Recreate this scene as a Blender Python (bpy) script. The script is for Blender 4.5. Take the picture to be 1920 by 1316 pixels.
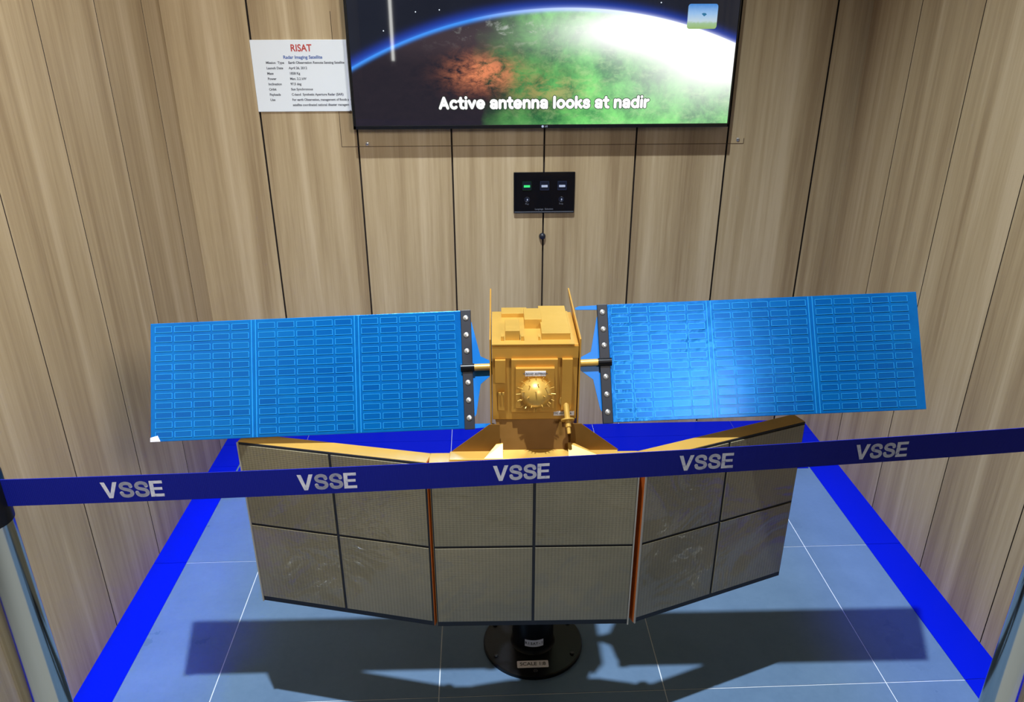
import bpy, math, random
from mathutils import Vector, Matrix
R = math.radians
for o in list(bpy.data.objects): bpy.data.objects.remove(o, do_unlink=True)
S = bpy.context.scene
COL = S.collection
rnd = random.Random(7)

# ------------------------------------------------------------------ camera
D = 2.557                                   # back wall
cam = bpy.data.cameras.new('camera'); camo = bpy.data.objects.new('camera', cam); COL.objects.link(camo)
cam.sensor_width = 36; cam.sensor_fit = 'HORIZONTAL'; cam.lens = 36*1528.5/1920
cam.shift_y = (719.03-658)/1920; cam.clip_start = .01
p, y, r = .4458, .0414, -.0014
F = Vector((math.sin(y)*math.cos(p), math.cos(y)*math.cos(p), -math.sin(p)))
Rr = Vector((math.cos(y), -math.sin(y), 0)); U = Rr.cross(F)
R2 = math.cos(r)*Rr + math.sin(r)*U; U2 = -math.sin(r)*Rr + math.cos(r)*U
M = Matrix((R2, U2, -F)).transposed().to_4x4(); M.translation = Vector((-.1016, -.5174, 1.672))
camo.matrix_world = M
S.camera = camo

# ------------------------------------------------------------------ light and exposure
S.view_settings.view_transform = 'Standard'; S.view_settings.look = 'None'
S.view_settings.exposure = 0.0; S.view_settings.gamma = 1
W = bpy.data.worlds.new('world'); S.world = W; W.use_nodes = True
W.node_tree.nodes['Background'].inputs[0].default_value = (.7, .8, 1, 1)
W.node_tree.nodes['Background'].inputs[1].default_value = .05

def area(name, loc, rot, sx, sy, power, col, spread=180, shape='RECTANGLE'):
    l = bpy.data.lights.new(name, 'AREA'); l.shape = shape; l.size = sx; l.size_y = sy; l.energy = power
    l.color = col; l.spread = R(spread); o = bpy.data.objects.new(name, l); COL.objects.link(o)
    o.location = loc; o.rotation_euler = [R(a) for a in rot]; return o
key = bpy.data.lights.new('ceiling_spot_light', 'SPOT'); key.energy = 1500; key.spot_size = R(64); key.spot_blend = .85
key.shadow_soft_size = .045; key.color = (.86, .94, 1)
ko = bpy.data.objects.new('ceiling_spot_light', key); COL.objects.link(ko); ko.location = (-.32, .51, 4.88)
ko.rotation_euler = (Vector((.05, 1.15, 0)) - ko.location).to_track_quat('-Z', 'Y').to_euler()
area('fill_ceiling_light', (-.3, -1.3, 4.9), (0, 0, 0), 1.6, 1.2, 3, (1, .95, .87))
area('side_panel_light', (.92, -1.3, 2.55), (88, 0, 40), .5, .6, 35, (1, .93, .85), 84)
area('blue_light', (-1.03, 1.1, 4.9), (0, 0, 0), .16, 2.2, 2.5, (.02, .1, 1), 7)
area('blue_light', (1.12, 1.1, 4.9), (0, 0, 0), .16, 2.2, 1.3, (.02, .1, 1), 7)

# ------------------------------------------------------------------ materials
def srgb(r, g, b):
    f = lambda c: (c/255/12.92) if c/255 <= .04045 else ((c/255+.055)/1.055)**2.4
    return (f(r), f(g), f(b), 1)
def mat(name, col, rough=.5, metal=0., **kw):
    m = bpy.data.materials.new(name); m.use_nodes = True
    b = m.node_tree.nodes['Principled BSDF']
    b.inputs['Base Color'].default_value = col; b.inputs['Roughness'].default_value = rough
    b.inputs['Metallic'].default_value = metal
    for k, v in kw.items(): b.inputs[k.replace('_', ' ')].default_value = v
    return m
class NT:
    def __init__(s, m): s.t = m.node_tree; s.b = s.t.nodes['Principled BSDF']
    def n(s, typ, **kw):
        n = s.t.nodes.new(typ)
        for k, v in kw.items(): setattr(n, k, v)
        return n
    def l(s, a, b): s.t.links.new(a, b)
    def math(s, op, a, b=None, c=None, clamp=False):
        n = s.n('ShaderNodeMath', operation=op, use_clamp=clamp)
        for i, v in enumerate((a, b, c)):
            if v is None: continue
            if isinstance(v, (int, float)): n.inputs[i].default_value = v
            else: s.l(v, n.inputs[i])
        return n.outputs[0]
    def mix(s, f, a, b, blend='MIX'):
        n = s.n('ShaderNodeMix', data_type='RGBA', blend_type=blend)
        for i, v in ((0, f), (6, a), (7, b)):
            if isinstance(v, (int, float, tuple)): n.inputs[i].default_value = v
            else: s.l(v, n.inputs[i])
        return n.outputs[2]
    def coords(s, scale=(1, 1, 1), offs=True):
        tc = s.n('ShaderNodeTexCoord'); mp = s.n('ShaderNodeMapping'); mp.inputs['Scale'].default_value = scale
        v = tc.outputs['Object']
        if offs:
            oi = s.n('ShaderNodeObjectInfo'); va = s.n('ShaderNodeVectorMath', operation='SCALE')
            va.inputs[0].default_value = (37, 53, 11); s.l(oi.outputs['Random'], va.inputs['Scale'])
            ad = s.n('ShaderNodeVectorMath', operation='ADD'); s.l(v, ad.inputs[0]); s.l(va.outputs[0], ad.inputs[1]); v = ad.outputs[0]
        s.l(v, mp.inputs['Vector']); return mp.outputs[0]
    def noise(s, vec, scale, detail=4, rough=.55, dist=0):
        n = s.n('ShaderNodeTexNoise'); n.inputs['Scale'].default_value = scale; n.inputs['Detail'].default_value = detail
        n.inputs['Roughness'].default_value = rough; n.inputs['Distortion'].default_value = dist
        if vec is not None: s.l(vec, n.inputs['Vector'])
        return n.outputs[0]
    def ramp(s, f, stops, interp='LINEAR'):
        n = s.n('ShaderNodeValToRGB'); n.color_ramp.interpolation = interp; e = n.color_ramp.elements
        while len(e) < len(stops): e.new(.5)
        for i, (q, c) in enumerate(stops):
            e[i].position = q; e[i].color = c if isinstance(c, tuple) else (c, c, c, 1)
        s.l(f, n.inputs[0]); return n.outputs[0]
    def bump(s, h, strength=.2, dist=.002):
        n = s.n('ShaderNodeBump'); n.inputs['Strength'].default_value = strength; n.inputs['Distance'].default_value = dist
        s.l(h, n.inputs['Height']); return n.outputs[0]

def wood(name, c0, c1, c2):
    m = mat(name, c1, .45); t = NT(m)
    v = t.coords((9, 9, .4)); a = t.noise(v, 1.0, 4, .5, .7)
    v2 = t.coords((42, 42, 1.0)); b = t.noise(v2, 2.0, 5, .6, .4)
    v3 = t.coords((260, 260, 6)); c = t.noise(v3, 2, 3, .6)
    f = t.math('ADD', t.math('MULTIPLY', a, .62), t.math('ADD', t.math('MULTIPLY', b, .26), t.math('MULTIPLY', c, .12)))
    t.l(t.ramp(f, [(.38, c0), (.5, c1), (.62, c2)]), t.b.inputs['Base Color']); t.b.inputs['Specular IOR Level'].default_value = .28
    t.l(t.bump(t.math('ADD', b, t.math('MULTIPLY', c, .5)), .06, .001), t.b.inputs['Normal'])
    return m
m_wood = wood('wood_laminate', srgb(141, 121, 92), srgb(165, 146, 114), srgb(182, 164, 134))
m_gap = mat('groove_black', srgb(34, 20, 12), .8)
m_seam = mat('seam_dark', srgb(70, 52, 36), .8)

m_tile = mat('floor_tile', srgb(92, 118, 152), .35, Specular_IOR_Level=.16); t = NT(m_tile)
v = t.coords(); a = t.noise(v, 5, 6, .6); b = t.noise(v, 60, 3, .6)
t.l(t.ramp(t.math('ADD', t.math('MULTIPLY', a, .75), t.math('MULTIPLY', b, .25)), [(.3, srgb(80, 104, 132)), (.7, srgb(92, 117, 146))]), t.b.inputs['Base Color'])
t.l(t.ramp(a, [(.3, .26), (.7, .4)]), t.b.inputs['Roughness'])
m_tile2 = mat('pale_floor_tile', srgb(150, 149, 144), .35)  # for unseen tiles near the viewer, made pale to reflect in the posts
m_grout = mat('grout', srgb(196, 204, 214), .8)
m_tape = mat('blue_vinyl', srgb(0, 20, 172), .4, Specular_IOR_Level=.06); t = NT(m_tape)
t.l(t.bump(t.noise(t.coords(), 25, 3), .05, .002), t.b.inputs['Normal'])
m_white = mat('ceiling_paint', srgb(70, 70, 72), .8)
m_grey = mat('front_wall_paint', srgb(96, 98, 104), .7)

def goldm(name, c, rough, metal=.35):
    m = mat(name, c, rough, metal); t = NT(m); v = t.coords()
    a = t.noise(v, 9, 4); t.l(t.ramp(a, [(.3, tuple(x*.86 for x in c[:3])+(1,)), (.7, c)]), t.b.inputs['Base Color'])
    t.l(t.ramp(t.noise(v, 40, 4), [(.3, rough*.85), (.7, rough*1.15)]), t.b.inputs['Roughness'])
    return m
m_gold = goldm('gold_paint', srgb(206, 154, 66), .34)
m_goldb = goldm('bright_gold', srgb(208, 166, 80), .36)
m_bronze = goldm('bronze_gold', srgb(136, 96, 42), .38, .5)
m_copper = mat('copper_edge', srgb(205, 104, 40), .45, .3)

m_cellbase = mat('solar_blue_film', srgb(0, 112, 205), .26, .55, Coat_Weight=.08, Coat_Roughness=.1); t = NT(m_cellbase)
v = t.coords(); a = t.noise(v, 7, 5, .6, .8)
t.l(t.ramp(a, [(.3, srgb(0, 100, 186)), (.7, srgb(0, 120, 204))]), t.b.inputs['Base Color'])
t.l(t.bump(a, .25, .01), t.b.inputs['Normal'])
m_cell = mat('solar_cell_blue', srgb(0, 100, 200), .24, .55, Coat_Weight=.08, Coat_Roughness=.1); t = NT(m_cell)
oi = t.n('ShaderNodeObjectInfo')
t.l(t.ramp(oi.outputs['Random'], [(0, srgb(0, 98, 184)), (1, srgb(0, 112, 198))]), t.b.inputs['Base Color'])
m_rim = mat('solar_rim_glint', srgb(44, 160, 232), .28, .45)  # lighter blue puts reflections along the embossed cell edges into the colour
m_black = mat('black_enamel', srgb(9, 10, 15), .32, Specular_IOR_Level=.25)
m_blackr = mat('black_bar', srgb(20, 24, 36), .45)
m_steel = mat('steel_bolt', srgb(200, 202, 204), .3, .8)
m_yoke = mat('blue_sheet', srgb(6, 108, 190), .35)
m_yedge = mat('blue_sheet_edge', srgb(80, 180, 235), .3)

m_ant = mat('antenna_weave', srgb(96, 90, 74), .5, 0, Coat_Weight=.7, Coat_Roughness=.05); t = NT(m_ant)
tc = t.n('ShaderNodeTexCoord'); sx = t.n('ShaderNodeSeparateXYZ'); t.l(tc.outputs['Object'], sx.inputs[0])
wx = t.math('SINE', t.math('MULTIPLY', sx.outputs[0], 2*math.pi/.0078))
wz = t.math('SINE', t.math('MULTIPLY', sx.outputs[2], 2*math.pi/.005))
h = t.math('ADD', t.math('MULTIPLY', wx, .7), t.math('MULTIPLY', wz, .3))
nz = t.noise(t.coords(), 5, 5, .6)
f = t.math('ADD', t.math('MULTIPLY', h, .16), nz)
t.l(t.ramp(f, [(.25, srgb(104, 98, 76)), (.75, srgb(130, 121, 95))]), t.b.inputs['Base Color'])
t.l(t.bump(t.noise(t.coords(), 6, 3, .5, 1.0), .9, .016), t.b.inputs['Coat Normal'])
t.l(t.bump(h, .3, .0006), t.b.inputs['Normal'])
m_joint = mat('antenna_joint', srgb(18, 22, 34), .6)
m_edge = mat('antenna_silver_edge', srgb(170, 165, 155), .5, .2)
m_paper = mat('label_paper', srgb(222, 224, 236), .6)
m_card = mat('card_paper', srgb(212, 218, 224), .5)
m_red = mat('red_ink', srgb(172, 50, 42), .6)
m_blueink = mat('blue_ink', srgb(70, 100, 160), .6)
m_ink = mat('grey_ink', srgb(84, 88, 98), .6)
m_chrome = mat('brushed_steel', srgb(190, 194, 192), .14, 1.)
m_belt = mat('blue_webbing', srgb(13, 26, 142), .65, Specular_IOR_Level=.2); t = NT(m_belt)
tc = t.n('ShaderNodeTexCoord'); sx = t.n('ShaderNodeSeparateXYZ'); t.l(tc.outputs['Object'], sx.inputs[0])
t.l(t.bump(t.math('SINE', t.math('MULTIPLY', sx.outputs[0], 2400)), .2, .0004), t.b.inputs['Normal'])
m_print = mat('silver_print', srgb(172, 182, 212), .55); t = NT(m_print)
a = t.noise(t.coords(), 90, 5, .7)
t.l(t.ramp(a, [(.28, srgb(70, 80, 160)), (.40, srgb(196, 204, 228)), (.7, srgb(222, 226, 240))]), t.b.inputs['Base Color'])
m_bezel = mat('tv_bezel', srgb(14, 15, 18), .25)
m_glass = mat('black_glass', srgb(8, 12, 20), .08)
m_sw = mat('switch_dark', srgb(14, 20, 38), .3)
m_swg = mat('switch_mark', srgb(170, 180, 205), .5)
m_green = mat('green_led', (0, 0, 0, 1), .5); b_ = m_green.node_tree.nodes['Principled BSDF']
b_.inputs['Emission Color'].default_value = (.05, 1, .25, 1); b_.inputs['Emission Strength'].default_value = .9
def emis(name, c, s):
    m = mat(name, (0, 0, 0, 1), .5); b = m.node_tree.nodes['Principled BSDF']
    b.inputs['Emission Color'].default_value = c; b.inputs['Emission Strength'].default_value = s; return m
m_cap = emis('caption_white', (1, 1, 1, 1), 1.0)
m_capo = emis('caption_dark', (.05, .1, .05, 1), .3)
m_lamp = emis('lamp_strip', (1, 1, .95, 1), 14)

# ------------------------------------------------------------------ mesh helpers
class MB:
    def __init__(s): s.v = []; s.f = []; s.m = []
    def quad(s, pts, m=0):
        n = len(s.v); s.v += [tuple(q) for q in pts]; s.f.append(list(range(n, n+len(pts)))); s.m.append(m)
    def hexa(s, c, m=0):            # 8 corners: bottom 4 ccw, top 4 ccw
        n = len(s.v); s.v += [tuple(q) for q in c]
        for q in ((3, 2, 1, 0), (4, 5, 6, 7), (0, 1, 5, 4), (1, 2, 6, 5), (2, 3, 7, 6), (3, 0, 4, 7)):
            s.f.append([n+i for i in q]); s.m.append(m)
    def box(s, x0, x1, y0, y1, z0, z1, m=0):
        s.hexa([(x0, y0, z0), (x1, y0, z0), (x1, y1, z0), (x0, y1, z0), (x0, y0, z1), (x1, y0, z1), (x1, y1, z1), (x0, y1, z1)], m)
    def prism(s, poly, a, b, axis='y', m=0):   # polygon extruded along an axis
        def P(u, w, q): return {'y': (u, q, w), 'x': (q, u, w), 'z': (u, w, q)}[axis]
        n = len(s.v); k = len(poly)
        s.v += [P(u, w, a) for u, w in poly] + [P(u, w, b) for u, w in poly]
        s.f.append([n+i for i in range(k)][::-1]); s.f.append([n+k+i for i in range(k)]); s.m += [m, m]
        for i in range(k):
            j = (i+1) % k; s.f.append([n+i, n+j, n+k+j, n+k+i]); s.m.append(m)
    def lathe(s, prof, c=(0, 0, 0), axis=(0, 0, 1), seg=32, m=0, caps=True):
        q = Vector((0, 0, 1)).rotation_difference(Vector(axis).normalized()); c = Vector(c); n = len(s.v)
        for rr, z in prof:
            for i in range(seg):
                a = 2*math.pi*i/seg; s.v.append(tuple(c + q @ Vector((rr*math.cos(a), rr*math.sin(a), z))))
        for k in range(len(prof)-1):
            for i in range(seg):
                j = (i+1) % seg; s.f.append([n+k*seg+i, n+k*seg+j, n+(k+1)*seg+j, n+(k+1)*seg+i]); s.m.append(m)
        if caps:
            s.f.append([n+i for i in range(seg)][::-1]); s.m.append(m)
            e = n+(len(prof)-1)*seg; s.f.append([e+i for i in range(seg)]); s.m.append(m)
    def mesh(s, name, mats, smooth=False):
        me = bpy.data.meshes.new(name); me.from_pydata(s.v, [], s.f); me.update()
        for q in (mats if isinstance(mats, (list, tuple)) else [mats]): me.materials.append(q)
        me.polygons.foreach_set('material_index', s.m)
        import bmesh
        bm = bmesh.new(); bm.from_mesh(me); bmesh.ops.recalc_face_normals(bm, faces=bm.faces); bm.to_mesh(me); bm.free()
        if smooth:
            me.polygons.foreach_set('use_smooth', [True]*len(me.polygons))
            try: me.set_sharp_from_angle(angle=R(38))
            except Exception: pass
        return me
    def build(s, name, mats, parent=None, smooth=False, bevel=0, **kw):
        return link(name, s.mesh(name, mats, smooth), parent, bevel, **kw)
def link(name, data, parent=None, bevel=0, loc=None, rot=None, label=None):
    o = bpy.data.objects.new(name, data); COL.objects.link(o)
    if parent: o.parent = parent
    if loc: o.location = loc
    if rot: o.rotation_euler = rot
    if bevel:
        b = o.modifiers.new('bevel', 'BEVEL'); b.width = bevel; b.segments = 2; b.limit_method = 'ANGLE'
    if label: o['label'] = label
    return o
def tag(o, label, cat, group=None):
    o['label'] = label; o['category'] = cat
    if group: o['group'] = group
    return o
def empty(name, loc, rz=0):
    o = bpy.data.objects.new(name, None); COL.objects.link(o); o.location = loc; o.rotation_euler = (0, 0, rz)
    o.empty_display_size = .05; return o
def struct(o): o['kind'] = 'structure'; return o
def text(name, body, size, m, parent=None, loc=(0, 0, 0), rot=(R(90), 0, 0), bold=0, align='CENTER', sx=1, ext=.0002, ls=1, shear=0):
    c = bpy.data.curves.new(name, 'FONT'); c.body = body; c.size = size; c.offset = bold; c.extrude = ext
    c.align_x = align; c.align_y = 'CENTER' if '\n' not in body else 'TOP'; c.space_line = ls; c.shear = shear; c.resolution_u = 4
    c.materials.append(m)
    o = bpy.data.objects.new(name, c); COL.objects.link(o); o.parent = parent; o.location = loc; o.rotation_euler = rot; o.scale = (sx, 1, 1)
    return o

def smooth(pts, n=6):
    o = []; P = [pts[0]]+list(pts)+[pts[-1]]
    for i in range(1, len(P)-2):
        a, b, c, d = (Vector(P[i+k]) for k in (-1, 0, 1, 2))
        for k in range(n):
            u = k/n; o.append(tuple(.5*((2*b)+(c-a)*u+(2*a-5*b+4*c-d)*u*u+(3*b-a-3*c+d)*u**3)))
    return o+[tuple(pts[-1])]
def arc(cx, cy, rx, ry, a0, a1, n=22):
    return [(cx+rx*math.cos(R(a0+(a1-a0)*k/n)), cy+ry*math.sin(R(a0+(a1-a0)*k/n))) for k in range(n+1)]
GL = {'A': (.9, [[(.12, .1), (.43, .88), (.74, .1)], [(.24, .34), (.62, .34)]]),
      'c': (.70, [arc(.36, .38, .26, .28, 48, 312)]),
      't': (.52, [[(.22, .86), (.22, .26), (.28, .13), (.42, .1)], [(.06, .64), (.40, .64)]]),
      'i': (.30, [[(.13, .1), (.13, .64)], [(.13, .9), (.13, .91)]]), 'v': (.68, [[(.08, .64), (.32, .12), (.56, .64)]]),
      'e': (.76, [[(.12, .37), (.62, .37)], arc(.36, .38, .26, .28, 0, 318)]),
      'a': (.72, [smooth([(.12, .54), (.2, .64), (.38, .66), (.53, .58), (.55, .4), (.55, .1)]), arc(.32, .24, .2, .14, 0, 360)]),
      'n': (.72, [[(.12, .1), (.12, .66)], smooth([(.12, .46), (.22, .61), (.38, .66), (.53, .58), (.56, .42), (.56, .1)])]),
      'l': (.30, [[(.13, .1), (.13, .9)]]), 'o': (.76, [arc(.37, .38, .26, .28, 0, 360)]),
      'k': (.66, [[(.12, .1), (.12, .9)], [(.5, .64), (.16, .34)], [(.27, .43), (.54, .1)]]),
      's': (.64, [smooth([(.52, .55), (.42, .65), (.26, .66), (.13, .58), (.16, .46), (.33, .39), (.5, .32), (.52, .19), (.38, .1), (.22, .11), (.1, .21)])]),
      'd': (.76, [[(.60, .1), (.60, .9)], arc(.35, .38, .25, .28, 0, 360)]), 'r': (.48, [[(.12, .1), (.12, .66)], smooth([(.12, .42), (.2, .57), (.38, .64)])])}
def strokes(q, lines, w, x0, k, rnd_=True):       # thick ribbons in the XZ plane, x from x0, scale k
    for L in lines:
        L = [Vector(p_) for p_ in L]
        for a, b in zip(L, L[1:]):
            d_ = (b-a); n_ = Vector((-d_.y, d_.x)).normalized()*w/2 if d_.length else Vector((0, w/2))
            q.quad([((x0+p_.x)*k, 0, (p_.y-.5)*k) for p_ in (a-n_, b-n_, b+n_, a+n_)])
        for i, p_ in enumerate(L):
            if rnd_ or 0 < i < len(L)-1:
                q.quad([((x0+p_.x+w/2*math.cos(2*math.pi*j/12))*k, 0, (p_.y-.5+w/2*math.sin(2*math.pi*j/12))*k) for j in range(12)])
def rounded_line(name, body, width, m, w, parent, loc):
    adv = sum(.36 if c == ' ' else GL[c][0] for c in body); k = width/adv; x = -adv/2; q = MB()
    for c in body:
        if c == ' ': x += .36; continue
        strokes(q, GL[c][1], w, x, k); x += GL[c][0]
    me = q.mesh(name, m); return link(name, me, parent, loc=loc)
SS = smooth([(.63, .68), (.58, .83), (.39, .9), (.2, .85), (.125, .71), (.2, .58), (.39, .51), (.58, .44), (.655, .29), (.58, .15), (.38, .1), (.18, .16), (.11, .33)], 5)
def block_vsse(h):
    q = MB(); x = -1.62
    P = lambda pts: q.quad([((x+a)*h, 0, (b-.5)*h) for a, b in pts])
    P([(0, 1), (.33, 0), (.43, 0), (.43, .29), (.22, 1)]); P([(.86, 1), (.64, 1), (.43, .29), (.43, 0), (.53, 0)]); x += .90
    for _ in range(2): strokes(q, [SS], .2, x, h, False); x += .80
    P([(0, 0), (.21, 0), (.21, 1), (0, 1)]); P([(.2, .82), (.68, .82), (.68, 1), (.2, 1)]); P([(.2, .42), (.64, .42), (.64, .59), (.2, .59)]); P([(.2, 0), (.7, 0), (.7, .18), (.2, .18)])
    return q.mesh('lettering', m_print)

# ------------------------------------------------------------------ room shell
WL, WR, aL, aR = -1.1616, 1.2884, -.0187, .0114
YF, H = -3.6, 5.0
xl = lambda yy: WL + aL*(D-yy)
xr = lambda yy: WR + aR*(D-yy)
# floor and its tiles
mb = MB(); mb.box(-1.6, 1.7, YF-.1, D+.08, -.12, -.0015)
floor = struct(mb.build('floor', m_grout))
T = .6; TX = -.83; TY = 2.271; g = .0016
xs = [TX+k*T for k in range(-1, 5)]; ys = [D] + [TY-k*T for k in range(0, 11)]
for i in range(len(xs)-1):
    for j in range(len(ys)-1):
        y1, y0 = ys[j]-g, max(ys[j+1], YF)+g
        x0, x1 = xs[i]+g, xs[i+1]-g
        if y1 - y0 < .02: continue
        a0 = max(x0, xl(y0)-.012); a1 = max(x0, xl(y1)-.012); b0 = min(x1, xr(y0)+.012); b1 = min(x1, xr(y1)+.012)
        q = MB(); q.hexa([(a0, y0, -.01), (b0, y0, -.01), (b1, y1, -.01), (a1, y1, -.01), (a0, y0, 0), (b0, y0, 0), (b1, y1, 0), (a1, y1, 0)])
        q.build('tile', m_tile if y1 > .48 else m_tile2, floor)
# blue vinyl border: left, right and back, jointed where the tiles joint
def tape(n, pieces, label):
    o = empty('trim_%d' % n, (0, 0, 0)); o['kind'] = 'structure'
    for c in pieces:
        q = MB(); (ax, ay), (bx, by), (cx, cy), (dx, dy) = c
        q.hexa([(ax, ay, 0), (bx, by, 0), (cx, cy, 0), (dx, dy, 0), (ax, ay, .0016), (bx, by, .0016), (cx, cy, .0016), (dx, dy, .0016)])
        q.build('blue_strip', m_tape, o)
    o['label'] = label; return o
sl = lambda yy: -1.0568 + aL*(D-yy); sr = lambda yy: 1.1698 + aR*(D-yy)
yb = 2.16; e = .0009
def side(fa, fb):
    cuts = [D, 2.4392, TY] + [TY-k*T for k in range(1, 8)]
    return [((fa(b), b+e), (fb(b), b+e), (fb(a), a-e), (fa(a), a-e)) for a, b in zip(cuts, cuts[1:])]
tape(1, side(xl, sl), 'saturated blue floor border along the left wall')
tape(2, side(sr, xr), 'saturated blue floor border along the right wall')
pcs = []
bx = [sl(D)+e] + [TX+k*T for k in range(0, 4)] + [sr(D)-e]
for a, b in zip(bx, bx[1:]):
    for u, w in ((D, 2.4392), (2.4392, TY), (TY, yb)):
        pcs.append(((a+e, w+e), (b-e, w+e), (b-e, u-e), (a+e, u-e)))
tape(3, pcs, 'wide blue floor border along the back wall')

# walls: dark backing with one object per laminate board (laminate face, dark core at the cut edges)
def board(q, n, parent):
    o = q.build('board', [m_wood, m_gap], parent)
    for f in o.data.polygons: f.material_index = 0 if f.normal.dot(n) > .9 else 1

TH = .012; gap = .0032
mb = MB(); mb.box(-1.6, 1.7, D+TH, D+.1, 0, H); wb = struct(mb.build('wall_back', m_gap))
GX = [.1457+(k-4)*.3393 for k in range(1, 8)]
ed = [WL] + GX + [WR]
for a, b in zip(ed, ed[1:]):
    q = MB(); q.box(a+(gap if a != WL else -.0), b-(gap if b != WR else 0), D, D+TH, 0, H); board(q, Vector((0, -1, 0)), wb)
def sidewall(name, fx, s, y0):
    mb = MB(); o0, o1 = s*TH, s*.1
    c = lambda yy, off: (fx(yy)+off, yy)
    pts = [c(YF, o0), c(D+TH, o0), c(D+TH, o1), c(YF, o1)]
    mb.hexa([(a, b, 0) for a, b in pts] + [(a, b, H) for a, b in pts]); w = struct(mb.build(name, m_gap))
    yy = [y0-.3405*k if k else y0 for k in range(0, 18)]; yy = [D] + [v for v in yy if v > YF] + [YF]
    for a, b in zip(yy, yy[1:]):
        a2 = a - (.002 if a != D else 0); b2 = b + .002
        pts = [c(b2, 0), c(a2, 0), c(a2, o0), c(b2, o0)]
        q = MB(); q.hexa([(u, v, 0) for u, v in pts] + [(u, v, H) for u, v in pts]); board(q, Vector((-s, 0, 0)), w)
sidewall('wall_left', xl, -1, 2.4027)
sidewall('wall_right', xr, 1, 2.2251)
mb = MB(); mb.box(-1.6, 1.7, YF-.1, YF, 0, H); struct(mb.build('wall_front', m_grey))
mb = MB(); mb.box(-1.6, 1.7, YF-.1, D+.1, H, H+.1); struct(mb.build('ceiling', m_white))
# fine seam of the access hatch behind the screen
mb = MB(); z = 1.1705
mb.box(-.594, .887, D-.0006, D+.001, z-.001, z+.001); mb.box(-.594, -.592, D-.0006, D+.001, z, 1.62); mb.box(.885, .887, D-.0006, D+.001, z, 1.19)
struct(mb.build('trim_4', m_seam))
for i, (x, zz) in enumerate([(-.501, 1.181), (.864, 1.185)]):
    q = MB(); q.lathe([(.007, 0), (.006, .003), (.003, .0045)], (x, D+.0005, zz), (0, -1, 0), 16)
    q.box(x-.005, x+.005, D-.0045, D-.0038, zz-.0007, zz+.0007, 1)
    tag(q.build('wall_screw', [m_steel, m_black], smooth=True), ['small steel screw in the wall seam below the left end of the television',
        'small steel screw in the wall seam below the right end of the television'][i], 'screw')

# ------------------------------------------------------------------ television
tv = tag(empty('television', (.134, D, 1.62)), 'large black flat television on the back wall showing the Earth from space', 'television')
X0, X1, Z0 = -.537-.134, .805-.134, 1.239-1.62; Z1 = Z0+.772
q = MB(); bz, bb = .0095, .0125; yf = -.060
q.box(X0, X1, yf+.004, yf+.048, Z0, Z1)
for a in ((X0, X0+bz, Z0, Z1), (X1-bz*.6, X1, Z0, Z1), (X0, X1, Z0, Z0+bb), (X0, X1, Z1-bz, Z1)):
    q.box(a[0], a[1], yf-.001, yf+.006, a[2], a[3])
q.build('bezel', m_bezel, tv, bevel=.0012)
q = MB(); q.box(-.2, .2, yf+.048, 0, -.1, .3); q.build('wall_bracket', m_black, tv)
SX0, SX1, SZ0, SZ1 = X0+bz, X1-bz*.6, Z0+bb, Z1-bz
q = MB(); q.box(SX0, SX1, yf+.002, yf+.005, SZ0, SZ1)
m_scr = mat('earth_screen', (.004, .004, .005, 1), .025); t = NT(m_scr)
tc = t.n('ShaderNodeTexCoord'); sx = t.n('ShaderNodeSeparateXYZ'); t.l(tc.outputs['Object'], sx.inputs[0])
ux, uz = sx.outputs[0], sx.outputs[2]        # metres from (.134, 1.62)
P = [(-.516-.134, 1.452-1.62), (.187-.134, 1.63-1.62), (.796-.134, 1.519-1.62)]
(ax, ay), (bx_, by), (cx, cy) = P
dd = 2*(ax*(by-cy)+bx_*(cy-ay)+cx*(ay-by))
ox = ((ax*ax+ay*ay)*(by-cy)+(bx_*bx_+by*by)*(cy-ay)+(cx*cx+cy*cy)*(ay-by))/dd
oz = ((ax*ax+ay*ay)*(cx-bx_)+(bx_*bx_+by*by)*(ax-cx)+(cx*cx+cy*cy)*(bx_-ax))/dd
RR = math.hypot(ax-ox, ay-oz)
dx = t.math('SUBTRACT', ux, ox); dz = t.math('SUBTRACT', uz, oz)
dist = t.math('SQRT', t.math('ADD', t.math('MULTIPLY', dx, dx), t.math('MULTIPLY', dz, dz)))
dep = t.math('SUBTRACT', RR, dist)           # >0 inside the globe
inside = t.math('MULTIPLY', t.math('ADD', dep, .001), 400, clamp=True)
def gauss(d, s):
    q_ = t.math('DIVIDE', d, s); return t.math('EXPONENT', t.math('MULTIPLY', t.math('MULTIPLY', q_, q_), -1))
def blob(x, z, sx_, sz_):
    a = t.math('DIVIDE', t.math('SUBTRACT', ux, x-.134), sx_); b = t.math('DIVIDE', t.math('SUBTRACT', uz, z-1.62), sz_)
    return t.math('EXPONENT', t.math('MULTIPLY', t.math('ADD', t.math('MULTIPLY', a, a), t.math('MULTIPLY', b, b)), -1))
co = t.coords((1, 1, 1), False)
n1 = t.noise(co, 8, 8, .66, .25); n2 = t.noise(t.coords((1, 1, 1.7), False), 19, 8, .7, .3); n3 = t.noise(co, 4, 3)
land = t.mix(t.ramp(n1, [(.38, 0), (.62, 1)]), (.03, .26, .07, 1), (.24, .88, .2, 1))
land = t.mix(t.math('MULTIPLY', t.ramp(n2, [(.5, 0), (.68, 1)]), .55), land, (.5, .85, .35, 1))
land = t.mix(t.math('MULTIPLY', blob(.12, 1.37, .13, .05), t.ramp(n2, [(.42, 0), (.6, 1)])), land, (.75, .7, .2, 1))
lit = t.ramp(t.math('ADD', ux, t.math('MULTIPLY', n3, .16)), [(.0, 0), (.3, 1)])
day = t.math('ADD', t.math('MULTIPLY', t.math('ADD', t.math('ADD', ux, .22), t.math('MULTIPLY', t.math('SUBTRACT', n3, .5), .35)), 2.6, clamp=True), 0, clamp=True)
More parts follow.
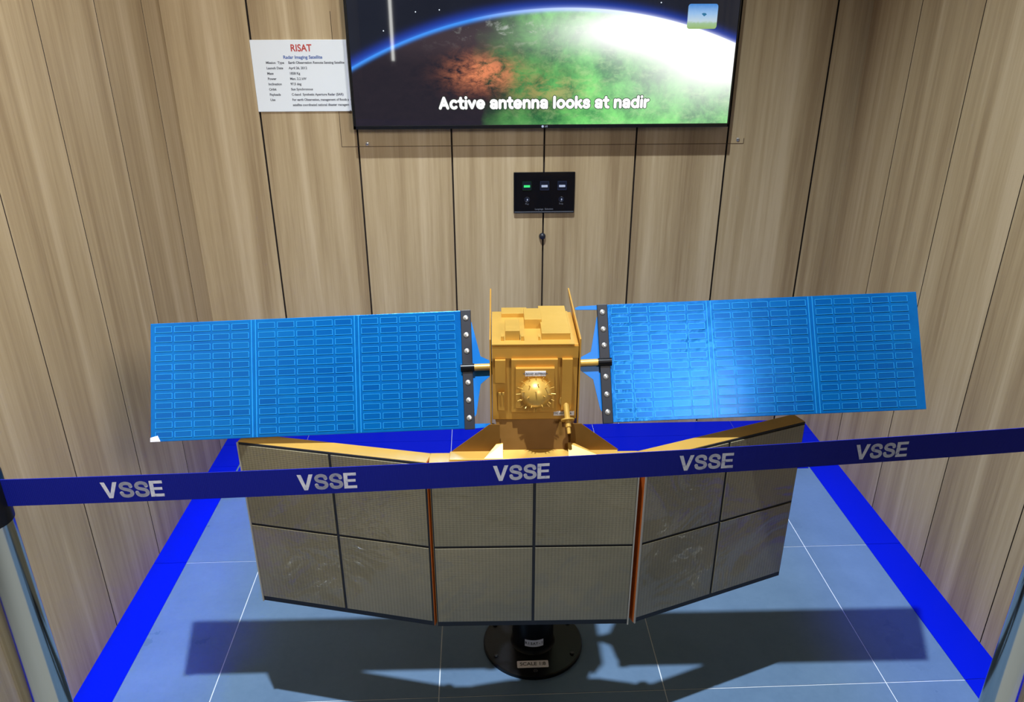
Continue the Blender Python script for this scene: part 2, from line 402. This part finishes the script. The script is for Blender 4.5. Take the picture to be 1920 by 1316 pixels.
night = t.mix(n2, (.012, .012, .02, 1), (.03, .022, .03, 1))
surf = t.mix(day, night, land)
red = t.math('MULTIPLY', t.math('MULTIPLY', blob(-.07, 1.425, .1, .05), t.ramp(n2, [(.38, 0), (.6, 1)])), 1.3, clamp=True)
surf = t.mix(red, surf, (.85, .27, .12, 1))
mauve = t.math('MULTIPLY', blob(-.15, 1.54, .3, .06), .25)
surf = t.mix(mauve, surf, (.16, .1, .11, 1))
wst = t.math('MULTIPLY', t.math('MULTIPLY', blob(.12, 1.565, .28, .04), t.ramp(n2, [(.55, 0), (.7, 1)])), .8)
surf = t.mix(wst, surf, (.6, .65, .62, 1))
# sunlit haze: brightest towards the upper right limb
wh = t.math('MULTIPLY', t.math('ADD', t.math('ADD', blob(.5, 1.56, .27, .07), blob(.80, 1.50, .24, .10)), t.math('MULTIPLY', blob(.72, 1.40, .3, .13), .3)), 1.35, clamp=True)
surf = t.mix(wh, surf, (1.3, 1.3, 1.28, 1))
space = t.mix(n3, (.006, .008, .016, 1), (.016, .02, .034, 1))
col = t.mix(inside, space, surf)
rim = gauss(t.math('SUBTRACT', dep, .003), .0085)
rimc = t.mix(t.ramp(t.math('ADD', ux, .35), [(.1, 0), (.75, 1)]), (.06, .32, 1.0, 1), (1.2, 1.25, 1.4, 1))
col = t.mix(rim, col, rimc)
halo = t.math('MULTIPLY', gauss(t.math('ADD', dep, .006), .018), t.math('SUBTRACT', 1, inside))
col = t.mix(t.math('MULTIPLY', halo, .65), col, (.02, .07, .55, 1))
t.l(col, t.b.inputs['Emission Color']); t.b.inputs['Emission Strength'].default_value = .95
q.build('screen', m_scr, tv)
zc = 1.3265-1.62
rounded_line('caption', 'Active antenna looks at nadir', .745, m_cap, .245, tv, (.1395-.134, yf+.0006, zc))
rounded_line('caption_outline', 'Active antenna looks at nadir', .745, m_capo, .34, tv, (.1395-.134, yf+.0014, zc))
# little landscape badge in the upper right corner of the picture
m_ic = emis('badge_picture', (1, 1, 1, 1), .85); t = NT(m_ic)
tc = t.n('ShaderNodeTexCoord'); sx = t.n('ShaderNodeSeparateXYZ'); t.l(tc.outputs['Object'], sx.inputs[0])
f = t.math('ADD', t.math('MULTIPLY', sx.outputs[2], 11), t.math('ADD', t.math('MULTIPLY', t.noise(t.coords((1, 1, 1), False), 90, 3), .12), .44))
t.l(t.ramp(f, [(.08, (.35, .55, .18, 1)), (.26, (.4, .62, .35, 1)), (.34, (.6, .75, .85, 1)), (.6, (.35, .6, .95, 1)), (.95, (.03, .25, .75, 1))]), t.b.inputs['Emission Color'])
def rrect(w, h, rad, n=5):
    o = []
    for cx_, cz_, a0 in ((w/2-rad, h/2-rad, 0), (-w/2+rad, h/2-rad, 90), (-w/2+rad, -h/2+rad, 180), (w/2-rad, -h/2+rad, 270)):
        for k in range(n+1):
            a = R(a0+90*k/n); o.append((cx_+rad*math.cos(a), cz_+rad*math.sin(a)))
    return o
q = MB(); q.prism(rrect(.102, .078, .009), 0, .0008, 'y'); q.build('picture_badge', m_ic, tv, loc=(.675-.134, yf+.001, 1.602-1.62))
m_dot = emis('badge_mark', (.02, .2, .4, 1), .8)
q = MB(); q.prism([(-.008, .003), (-.002, .006), (.006, .005), (.01, .001), (.001, -.005)], 0, .0004, 'y'); q.build('badge_mark', m_dot, tv, loc=(.679-.134, yf+.0007, 1.607-1.62))
m_star = emis('star_white', (.8, .9, 1, 1), 1)
for k, (x, z) in enumerate(((-.299, 1.618), (-.219, 1.624), (-.41, 1.56), (.53, 1.645))):
    q = MB(); q.lathe([(.0022, 0), (.0022, .0006)], (x-.134, yf+.0016, z-1.62), (0, -1, 0), 8); q.build('star', m_star, tv)
q = MB(); q.lathe([(.0042, 0), (.0042, .0006)], (.134-.134, yf-.001, Z0+bb/2), (0, -1, 0), 16); q.build('logo_disc', m_swg, tv)
text('logo_lettering', 'LG', .0085, m_swg, tv, (.013, yf-.0013, Z0+bb/2))

# ------------------------------------------------------------------ information card
cd = tag(empty('information_card', (-.711, D, 1.4125)), 'white printed information card titled RISAT on the wall left of the television', 'sign')
q = MB(); q.box(-.165, .165, -.005, 0, -.118, .118); q.build('card', m_card, cd, bevel=.001)
q = MB(); q.box(.158, .164, -.0075, -.005, -.114, .112); q.build('clear_edge', m_paper, cd)
text('title_lettering', 'RISAT', .0315, m_red, cd, (.008, -.0053, .091), bold=.0006, sx=.9)
text('subtitle_lettering', 'Radar Imaging Satellite', .0148, m_blueink, cd, (.011, -.0053, .062), bold=.0004)
rows = [('Mission  Type', 'Earth Observation Remote Sensing Satellite'), ('Launch Date', 'April 26, 2012'), ('Mass', '1858 Kg'),
        ('Power', 'Max. 2.2 kW'), ('Inclination', '97.5 deg'), ('Orbit', 'Sun Synchronous'), ('Payloads', 'C-band  Synthetic Aperture Radar (SAR)'),
        ('Use', 'For earth Observation, management of floods and'), ('', 'satellite coordinated national disaster management')]
for k, (a, b) in enumerate(rows):
    z = .0445 - k*.0175
    if a: text('lettering', a, .0112, m_ink, cd, (-.118, -.0053, z), align='LEFT', bold=.0003)
    text('lettering', b, .0112, m_ink, cd, (-.041, -.0053, z), align='LEFT', sx=.92 if k >= 7 else .98, bold=.0003)

# ------------------------------------------------------------------ switch plate and knob
sp = tag(empty('switch_plate', (.1475, D, .999)), 'black glass switch plate with three switches and a lit green one', 'switch plate')
q = MB(); q.box(-.115, .115, -.012, 0, -.077, .075); q.build('plate', m_glass, sp, bevel=.002)
q = MB(); q.box(-.112, .112, -.0135, -.012, -.0735, -.071); q.build('lower_lip', m_ink, sp)
for k, x in enumerate((-.0655, .0005, .0665)):
    q = MB(); a = .0165
    q.box(x-a, x+a, -.014, -.012, .026-a, .026+a, 0)
    for c in ((x-a, x+a, .026+a-.001, .026+a), (x-a, x+a, .026-a, .026-a+.001), (x-a, x-a+.001, .026-a, .026+a), (x+a-.001, x+a, .026-a, .026+a)):
        q.box(c[0], c[1], -.0145, -.012, c[2], c[3], 1)
    s_ = q.build('rocker_switch', [m_sw, mat('switch_frame_%d' % k, srgb(40, 52, 84) if k else srgb(8, 60, 24), .4)], sp)
    q = MB(); q.box(x-.0115, x+.0115, -.0158, -.014, .0205, .0285); q.build('indicator', m_green if k == 0 else m_swg, s_, label='glowing green indicator' if k == 0 else None)
for x in (-.0645, .0645):
    q = MB(); q.lathe([(.0105, 0), (.0105, .0012), (.009, .0016), (.008, .001), (.003, .001), (.0022, .0022)], (x, -.012, -.026), (0, -1, 0), 24)
    q.build('touch_button', m_sw, sp, smooth=True)
    q = MB(); q.prism([(-.002, -.003), (.002, -.003), (.0024, .003), (-.0016, .004)], 0, .0006, 'y'); q.build('button_mark', m_swg, sp, loc=(x+.001, -.0147, -.026))
text('lettering', 'Play', .009, m_ink, sp, (-.0645, -.0122, -.042)); text('lettering', 'Stop', .009, m_ink, sp, (.0645, -.0122, -.042))
text('lettering', 'Language  Selection', .0088, m_ink, sp, (.0, -.0122, -.062), bold=.0002)
q = MB(); q.lathe([(.0105, 0), (.0125, .004), (.0125, .009), (.009, .015), (.004, .018)], (.143, D, .831), (0, -1, 0), 24)
tag(q.build('wall_knob', m_blackr, smooth=True), 'small dark round knob on the wall joint below the switch plate', 'knob')

# ------------------------------------------------------------------ barrier: two posts and the belt
def post(loc, label):
    o = tag(empty('barrier_post', loc), label, 'barrier post')
    q = MB(); q.lathe([(.165, 0), (.165, .006), (.15, .012), (.06, .022), (.042, .03)], seg=56); q.build('base', m_chrome, o, smooth=True)
    q = MB(); q.lathe([(.0365, .028), (.0365, .95)], seg=56); q.build('pole', m_chrome, o, smooth=True)
    q = MB(); q.lathe([(.0385, .946), (.0385, 1.025), (.034, 1.035)], seg=40); q.build('head', m_black, o, smooth=True)
    return o
pl = post((-.862, .55, 0), 'brushed steel barrier post at the left end of the blue belt')
pr = post((.935, .65, 0), 'brushed steel barrier post at the right end of the blue belt')
bt = tag(empty('barrier_belt', (0, .6, .985)), 'dark blue webbing belt printed VSSE stretched between two steel posts', 'barrier belt')
Ax, Ay, Bx, By = -.8232, .5507, .8962, .6493
zz = lambda x: .984 + .011*((x-.03)/.86)**2
yy = lambda x: Ay + (By-Ay)*(x-Ax)/(Bx-Ax)
q = MB(); N = 48; hh = .0235; pr_ = None
for i in range(N+1):
    x = Ax+(Bx-Ax)*i/N; a = [(x, yy(x)-.6-.0007, zz(x)-.985-hh), (x, yy(x)-.6+.0007, zz(x)-.985-hh), (x, yy(x)-.6+.0007, zz(x)-.985+hh), (x, yy(x)-.6-.0007, zz(x)-.985+hh)]
    if pr_: q.hexa([pr_[0], a[0], a[1], pr_[1], pr_[3], a[3], a[2], pr_[2]])
    pr_ = a
q.build('webbing', m_belt, bt)
ang = math.atan2(By-Ay, Bx-Ax); vs = block_vsse(.0285)
for x in (-.637, -.345, -.040, .2625, .5605):
    sl_ = math.atan(.022*(x-.03)/.86**2)
    link('lettering', vs, bt, loc=(x, yy(x)-.6-.0012, zz(x)-.985-.001), rot=(0, -sl_, ang))

# ------------------------------------------------------------------ display stand
st = tag(empty('display_stand', (.03, 1.26, 0)), 'black round pedestal stand carrying the satellite model on the tiled floor', 'stand')
q = MB(); q.lathe([(.14, .0), (.14, .010), (.137, .013), (.07, .014)], seg=64); q.build('base_disc', m_black, st, smooth=True)
q = MB(); q.lathe([(.064, .013), (.059, .019), (.058, .03), (.058, .826), (.075, .827), (.075, .842)], seg=48); q.build('column', m_black, st, smooth=True)
for k in range(6):
    a = R(k*60-90); q = MB(); q.lathe([(.006, .0125), (.006, .0165), (.004, .018)], (.122*math.cos(a), .122*math.sin(a), 0), seg=6); q.build('bolt', m_blackr, st)
q = MB(); n = 10; rr = .0586
for i in range(n):
    a, b = R(-90-26+52*i/n), R(-90-26+52*(i+1)/n)
    q.quad([(rr*math.cos(a), rr*math.sin(a), .040), (rr*math.cos(b), rr*math.sin(b), .040), (rr*math.cos(b), rr*math.sin(b), .064), (rr*math.cos(a), rr*math.sin(a), .064)])
lb = q.build('name_label', m_paper, st)
for k, ch in enumerate('RISAT-1'):
    a = -22+44*k/6; text('lettering', ch, .0115, m_ink, lb, ((rr+.0003)*math.sin(R(a)), -(rr+.0003)*math.cos(R(a)), .052), (R(90), 0, R(a)), bold=.0003)
q = MB(); q.prism(rrect(.086, .025, .003), .0135, .0148, 'z'); lb = q.build('scale_label', m_paper, st, loc=(-.006, -.096, 0))
text('lettering', 'SCALE 1:8', .0165, m_ink, lb, (0, 0, .0151), (0, 0, 0), bold=.0003)

# ------------------------------------------------------------------ satellite model
sat = tag(empty('satellite_model', (.02, 1.12, 0), -.022), 'gold satellite model with two long blue solar wings and a folded dark radar antenna', 'satellite model')
ZB, ZT = .843, 1.018
bx0, bx1, by0, by1 = -.097, .083, -.085, .105
# bus with its side plates
q = MB(); q.box(bx0, bx1, by0, by1, ZB, ZT)
body = q.build('body', m_gold, sat, bevel=.0015)
def sub(name, m, fn, parent=body, **kw):
    q = MB(); fn(q); return q.build(name, m, parent, **kw)
for x in (bx0-.005, bx1+.002):
    sub('side_plate', m_gold, lambda q: q.prism([(-.087, .79), (-.087, 1.03), (.225, 1.034), (.225, 1.026), (.108, 1.012), (.108, .843), (-.06, .79)], x, x+.003, 'x'))
# raised equipment boxes on the roof
for (a, b, c, d_, h_) in ((-.076, -.019, .066, .104, .012), (-.027, .010, -.002, .066, .024), (-.069, -.039, -.067, -.002, .024), (.007, .067, -.065, .10, .017)):
    sub('roof_box', m_goldb, lambda q: q.box(a, b, c, d_, ZT, ZT+h_), bevel=.0008)
sub('roof_plate', m_goldb, lambda q: q.box(bx0, .074, by0-.004, by1-.001, ZT+.0002, ZT+.0022))
sub('roof_bracket', m_goldb, lambda q: (q.box(-.078, -.072, -.07, -.045, ZT, ZT+.012), q.box(-.036, -.030, -.07, -.05, ZT, ZT+.012), q.box(.0, .004, -.068, -.05, ZT, ZT+.01)))
# stepped front plates with lit top ledges
yf_ = by0
for (a, b, z0, z1, dep_) in ((-.091, -.069, .935, .987, .010), (-.057, .040, .866, .988, .010), (.049, .071, .87, .988, .010), (-.085, -.071, .868, .912, .006)):
    sub('front_plate', m_gold, lambda q: q.box(a, b, yf_-dep_, yf_, z0, z1), bevel=.0006)
inner = sub('front_plate', m_gold, lambda q: q.box(-.048, .033, yf_-.019, yf_-.010, .880, .972), bevel=.0006)
sub('front_lip', m_gold, lambda q: q.box(bx0, bx1, yf_-.003, yf_, ZT-.03, ZT-.003))
sub('side_clip', m_goldb, lambda q: (q.box(-.084, -.079, yf_-.010, yf_-.006, .907, .912), q.box(-.076, -.072, yf_-.010, yf_-.006, .907, .912)))
# spiked dome
dc = Vector((-.006, yf_-.019, .917))
def dome(q):
    prof = [(.0335, 0), (.0335, .003)] + [(.0325*math.cos(R(a)), .003+.0325*math.sin(R(a))) for a in range(0, 91, 9)][:-1] + [(.001, .0355)]
    q.lathe(prof, dc, (0, -1, 0), 40)
dm = sub('dome', m_goldb, dome, smooth=True)
def rods(q):
    for ring, cnt, el in ((0, 16, 12), (1, 10, 38), (2, 5, 62)):
        for k in range(cnt):
            a = R(360*k/cnt + 11*ring); e_ = R(el)
            d_ = Vector((math.cos(a)*math.cos(e_), -math.sin(e_), math.sin(a)*math.cos(e_)))
            q.lathe([(.0011, .030), (.0011, .0425)], dc, d_, 6)
sub('dome_rods', m_goldb, rods, parent=body)
# feed horn at the lower right
hc = Vector((.059, yf_-.001, .888))
hd = Vector((.06, -.55, -.62)).normalized()
def horn(q):
    q.lathe([(.0135, 0), (.0135, .004), (.006, .0045)], hc, (0, -1, 0), 28)
    q.lathe([(.0062, 0), (.0062, .042)], hc, hd, 20)
    q.lathe([(.0062, .040), (.0145, .041), (.0145, .044), (.0062, .045)], hc, hd, 28)
    q.lathe([(.0062, .044), (.0062, .058), (.0045, .059)], hc, hd, 20); q.lathe([(.0042, .058), (.0042, .072), (.002, .073)], hc, hd, 16)
sub('feed_horn', m_goldb, horn, smooth=True)
lb = sub('front_label', m_paper, lambda q: q.box(-.0285, .0145, yf_-.0205, yf_-.019, .955, .966))
lb2 = sub('front_label', m_paper, lambda q: q.box(.034, .078, yf_-.0012, yf_, .852, .862))
text('lettering', 'X-BAND ANTENNA', .0058, m_ink, body, (-.007, yf_-.0208, .9605), bold=.0001)
text('lettering', 'TTC ANTENNA', .0056, m_ink, body, (.053, yf_-.0015, .857), bold=.0001)
# neck, side brackets and saddle on top of the antenna
q = MB(); q.hexa([(-.078, -.109, .7815), (.068, -.109, .7815), (.075, .07, .7815), (-.085, .07, .7815), (-.092, -.081, ZB), (.08, -.081, ZB), (.08, .08, ZB), (-.092, .08, ZB)])
neck = q.build('neck', m_bronze, sat, bevel=.001)
for s_ in (-1, 1):
    cx_ = -.006; X = lambda v: cx_+s_*v
    q = MB(); q.hexa([(X(.180), -.114, .7815), (X(.076), -.114, .7815), (X(.076), -.1115, .7815), (X(.180), -.1115, .7815),
                      (X(.098), -.106, .842), (X(.076), -.106, .842), (X(.076), -.1035, .842), (X(.098), -.1035, .842)])
    q.build('side_bracket', m_bronze, sat)
    g1 = .110 if s_ < 0 else .145
    q = MB(); q.hexa([(X(g1), -.145, .7815), (X(.070), -.145, .7815), (X(.070), -.142, .7815), (X(g1), -.142, .7815),
                      (X(.084), -.118, .800), (X(.070), -.118, .802), (X(.070), -.115, .802), (X(.084), -.115, .800)])
    q.build('gusset', m_goldb, sat)
q = MB(); q.box(-.190, .172, -.148, -.113, .7785, .7815); q.box(-.082, .070, -.113, -.0, .7785, .7815); q.build('saddle_plate', m_goldb, sat, bevel=.001)

# radar antenna: centre panel and two hinged wings, each a backing with four dark tiles
def antenna(loc, rz, x0, x1, z0, z1, label, gapedge=None):
    w = x1-x0
    q = MB(); t_ = .043
    q.box(x0, x1, .004, t_, z0, z1, 0)
    o = q.build('antenna_panel', m_goldb, sat, bevel=.001, loc=loc, rot=(0, 0, rz), label=label)
    q = MB(); q.box(x0+.001, x1-.001, .0015, .004, z0+.001, z1-.001); q.build('joint_board', m_joint, o)
    g_ = .0032; lo = .016
    xm, zm = (x0+x1)/2, z0+lo+(z1-z0-lo-.006)/2
    for a, b in ((x0+.004, xm-g_), (xm+g_, x1-.004)):
        for c, d_ in ((z0+lo, zm-g_), (zm+g_, z1-.006)):
            q = MB(); q.box(a, b, -.0012, .0016, c, d_); q.build('antenna_tile', m_ant, o, bevel=.0006)
    if gapedge is not None:
        q = MB()
        for a in gapedge: q.box(a-.0016, a+.0016, -.0018, .002, z0, z1)
        q.build('edge_strip', m_edge, o)
    # rear hinge block
    q = MB(); q.box(x0+.002, x0+.02, .043, .055, z0+.05, z0+.09); q.box(x1-.02, x1-.002, .043, .055, z1-.09, z1-.05); q.build('hinge_block', m_bronze, o)
    return o
antenna((-.005, -.156, 0), 0, -.2283, .2211, .3315, .778, 'centre antenna panel of four dark tiles', (.2195,))
antenna((-.2392, -.156, 0), -R(13.2), -.437, 0, .3335, .778, 'left antenna panel folded back', (-.4354,))
antenna((.2298, -.155, 0), R(22.5), 0, .430, .3335, .778, 'right antenna panel folded back', (.0016,))
# copper faced inner edges of the side panels
q = MB(); q.box(-.0009, 0, .002, .042, .334, .776); q.build('hinge_edge', m_copper, sat, loc=(.2298, -.155, 0), rot=(0, 0, R(22.5)))
q = MB(); q.box(0, .0009, .002, .042, .334, .776); q.build('hinge_edge', m_copper, sat, loc=(-.2392, -.156, 0), rot=(0, 0, -R(13.2)))

# solar wings
TILT, ROLL = R(30.7), R(2.06)
cw, chh = .0375, .0135
q = MB()
def ring(q, w, h, t_, z0, z1, m):      # raised rim around a cell
    for a in ((-w/2, w/2, h/2-t_, h/2), (-w/2, w/2, -h/2, -h/2+t_), (-w/2, -w/2+t_, -h/2+t_, h/2-t_), (w/2-t_, w/2, -h/2+t_, h/2-t_)):
        q.box(a[0], a[1], z0, z1, a[2], a[3], m)
q.box(-cw/2, cw/2, -.0008, 0, -chh/2, chh/2, 0); ring(q, cw, chh, .0010, -.0013, 0, 1)
cellmesh = q.mesh('solar_cell', [m_cell, m_rim])
HH = .262
for s_ in (-1, 1):
    a0, a1 = .163, .852
    L, Rg = (-a1, -a0) if s_ < 0 else (a0, a1)
    q = MB(); q.box(L, Rg, 0, .006, -HH/2, HH/2, 0)
    arr = q.build('solar_wing', m_cellbase, sat, bevel=.0008, loc=(0, 0, .930), rot=(-TILT, -ROLL, 0),
                  label='left blue solar wing with rows of outlined cells' if s_ < 0 else 'right blue solar wing with rows of outlined cells')
    # three fields of 5 x 12 cells
    mg = .008 if s_ < 0 else .010
    u0, u1 = (L+.008, Rg-.011) if s_ < 0 else (L+.006, Rg-.019)
    fw = (u1-u0-2*.016)/3
    for k in range(3):
        f0 = u0+k*(fw+.016); px = fw/5
        for i in range(5):
            for j in range(12):
                c = link('solar_cell', cellmesh, arr, loc=(f0+px*(i+.5), 0, -HH/2+.004+(HH-.008)/12*(j+.5)))
        if k < 2:
            xd = f0+fw+.008; q = MB()
            for d_ in (-.0045, .0045): q.box(xd+d_-.0008, xd+d_+.0008, -.0012, 0, -HH/2+.001, HH/2-.001)
            q.build('divider', m_rim, arr)
    ba, bb_ = (Rg, Rg+.0225) if s_ < 0 else (L-.0225, L)
    q = MB(); q.box(ba, bb_, -.003, .009, -HH/2-.002, HH/2+.001); bar = q.build('hinge_bar', m_blackr, arr, bevel=.001)
    xm = (ba+bb_)/2
    for zb in (.114, .076, .040, -.030, -.069, -.108):
        q = MB(); q.lathe([(.0058, .003), (.0058, .0045), (.004, .0058)], (xm, 0, zb), (0, -1, 0), 18); q.build('bolt', m_steel, arr, smooth=True)
    if s_ < 0:
        q = MB(); q.prism([(L, -HH/2), (L+.022, -HH/2), (L+.016, -HH/2+.013), (L, -HH/2+.009)], -.0022, -.0012, 'y'); q.build('corner_tape', m_paper, arr, label='white torn tape on the lower outer corner')
    # yoke sheet behind the bar, and the small tab
    e0 = (bb_ if s_ < 0 else ba)
    pts = [(e0-s_*.001, .105), (e0-s_*.018, .028), (e0-s_*.046, .014), (e0-s_*.046, -.010), (e0-s_*.016, -.034), (e0-s_*.004, -.10), (e0+s_*.01, -.12), (e0+s_*.01, .12)]
    q = MB(); q.prism(pts, .005, .008, 'y'); q.build('yoke_sheet', m_yoke, arr)
    zt = HH/2-.010 if s_ > 0 else -HH/2
    q = MB(); q.prism([(e0, zt), (e0-s_*.047, zt+.002), (e0-s_*.049, zt+.006), (e0-s_*.04, zt+.0095), (e0, zt+.010)], .003, .006, 'y'); q.build('yoke_tab', m_yoke, arr)
    # axle tube and black sleeve
    q = MB(); q.lathe([(.0078, 0), (.0078, .062)], (e0-s_*.058, -.001, .003), (s_, 0, 0), 28); q.build('axle_tube', m_goldb, arr, smooth=True)
    q = MB(); q.lathe([(.0092, 0), (.0092, .03)], (e0-s_*.004, -.002, .003), (s_, 0, 0), 28); q.build('axle_sleeve', m_black, arr, smooth=True)

# ------------------------------------------------------------------ tall lit strip on the wall behind the visitor (mirrored in the television)
wl_ = tag(empty('wall_lamp', (-.95, YF, 1.0)), 'slim vertical strip lamp on the wall behind the viewer', 'lamp')
q = MB(); q.box(-.03, .03, 0, .02, 0, 2.0); q.build('housing', m_steel, wl_)
q = MB(); q.box(-.014, .014, .02, .03, .05, 1.95); q.build('lamp_tube', m_lamp, wl_)

# turn the small type into meshes
dg = bpy.context.evaluated_depsgraph_get()
for o in [o for o in bpy.data.objects if o.type == 'FONT']:
    me = bpy.data.meshes.new_from_object(o.evaluated_get(dg)); n = bpy.data.objects.new(o.name, me); nm = o.name
    COL.objects.link(n); n.parent = o.parent; n.location = o.location; n.rotation_euler = o.rotation_euler; n.scale = o.scale
    bpy.data.objects.remove(o, do_unlink=True); n.name = nm
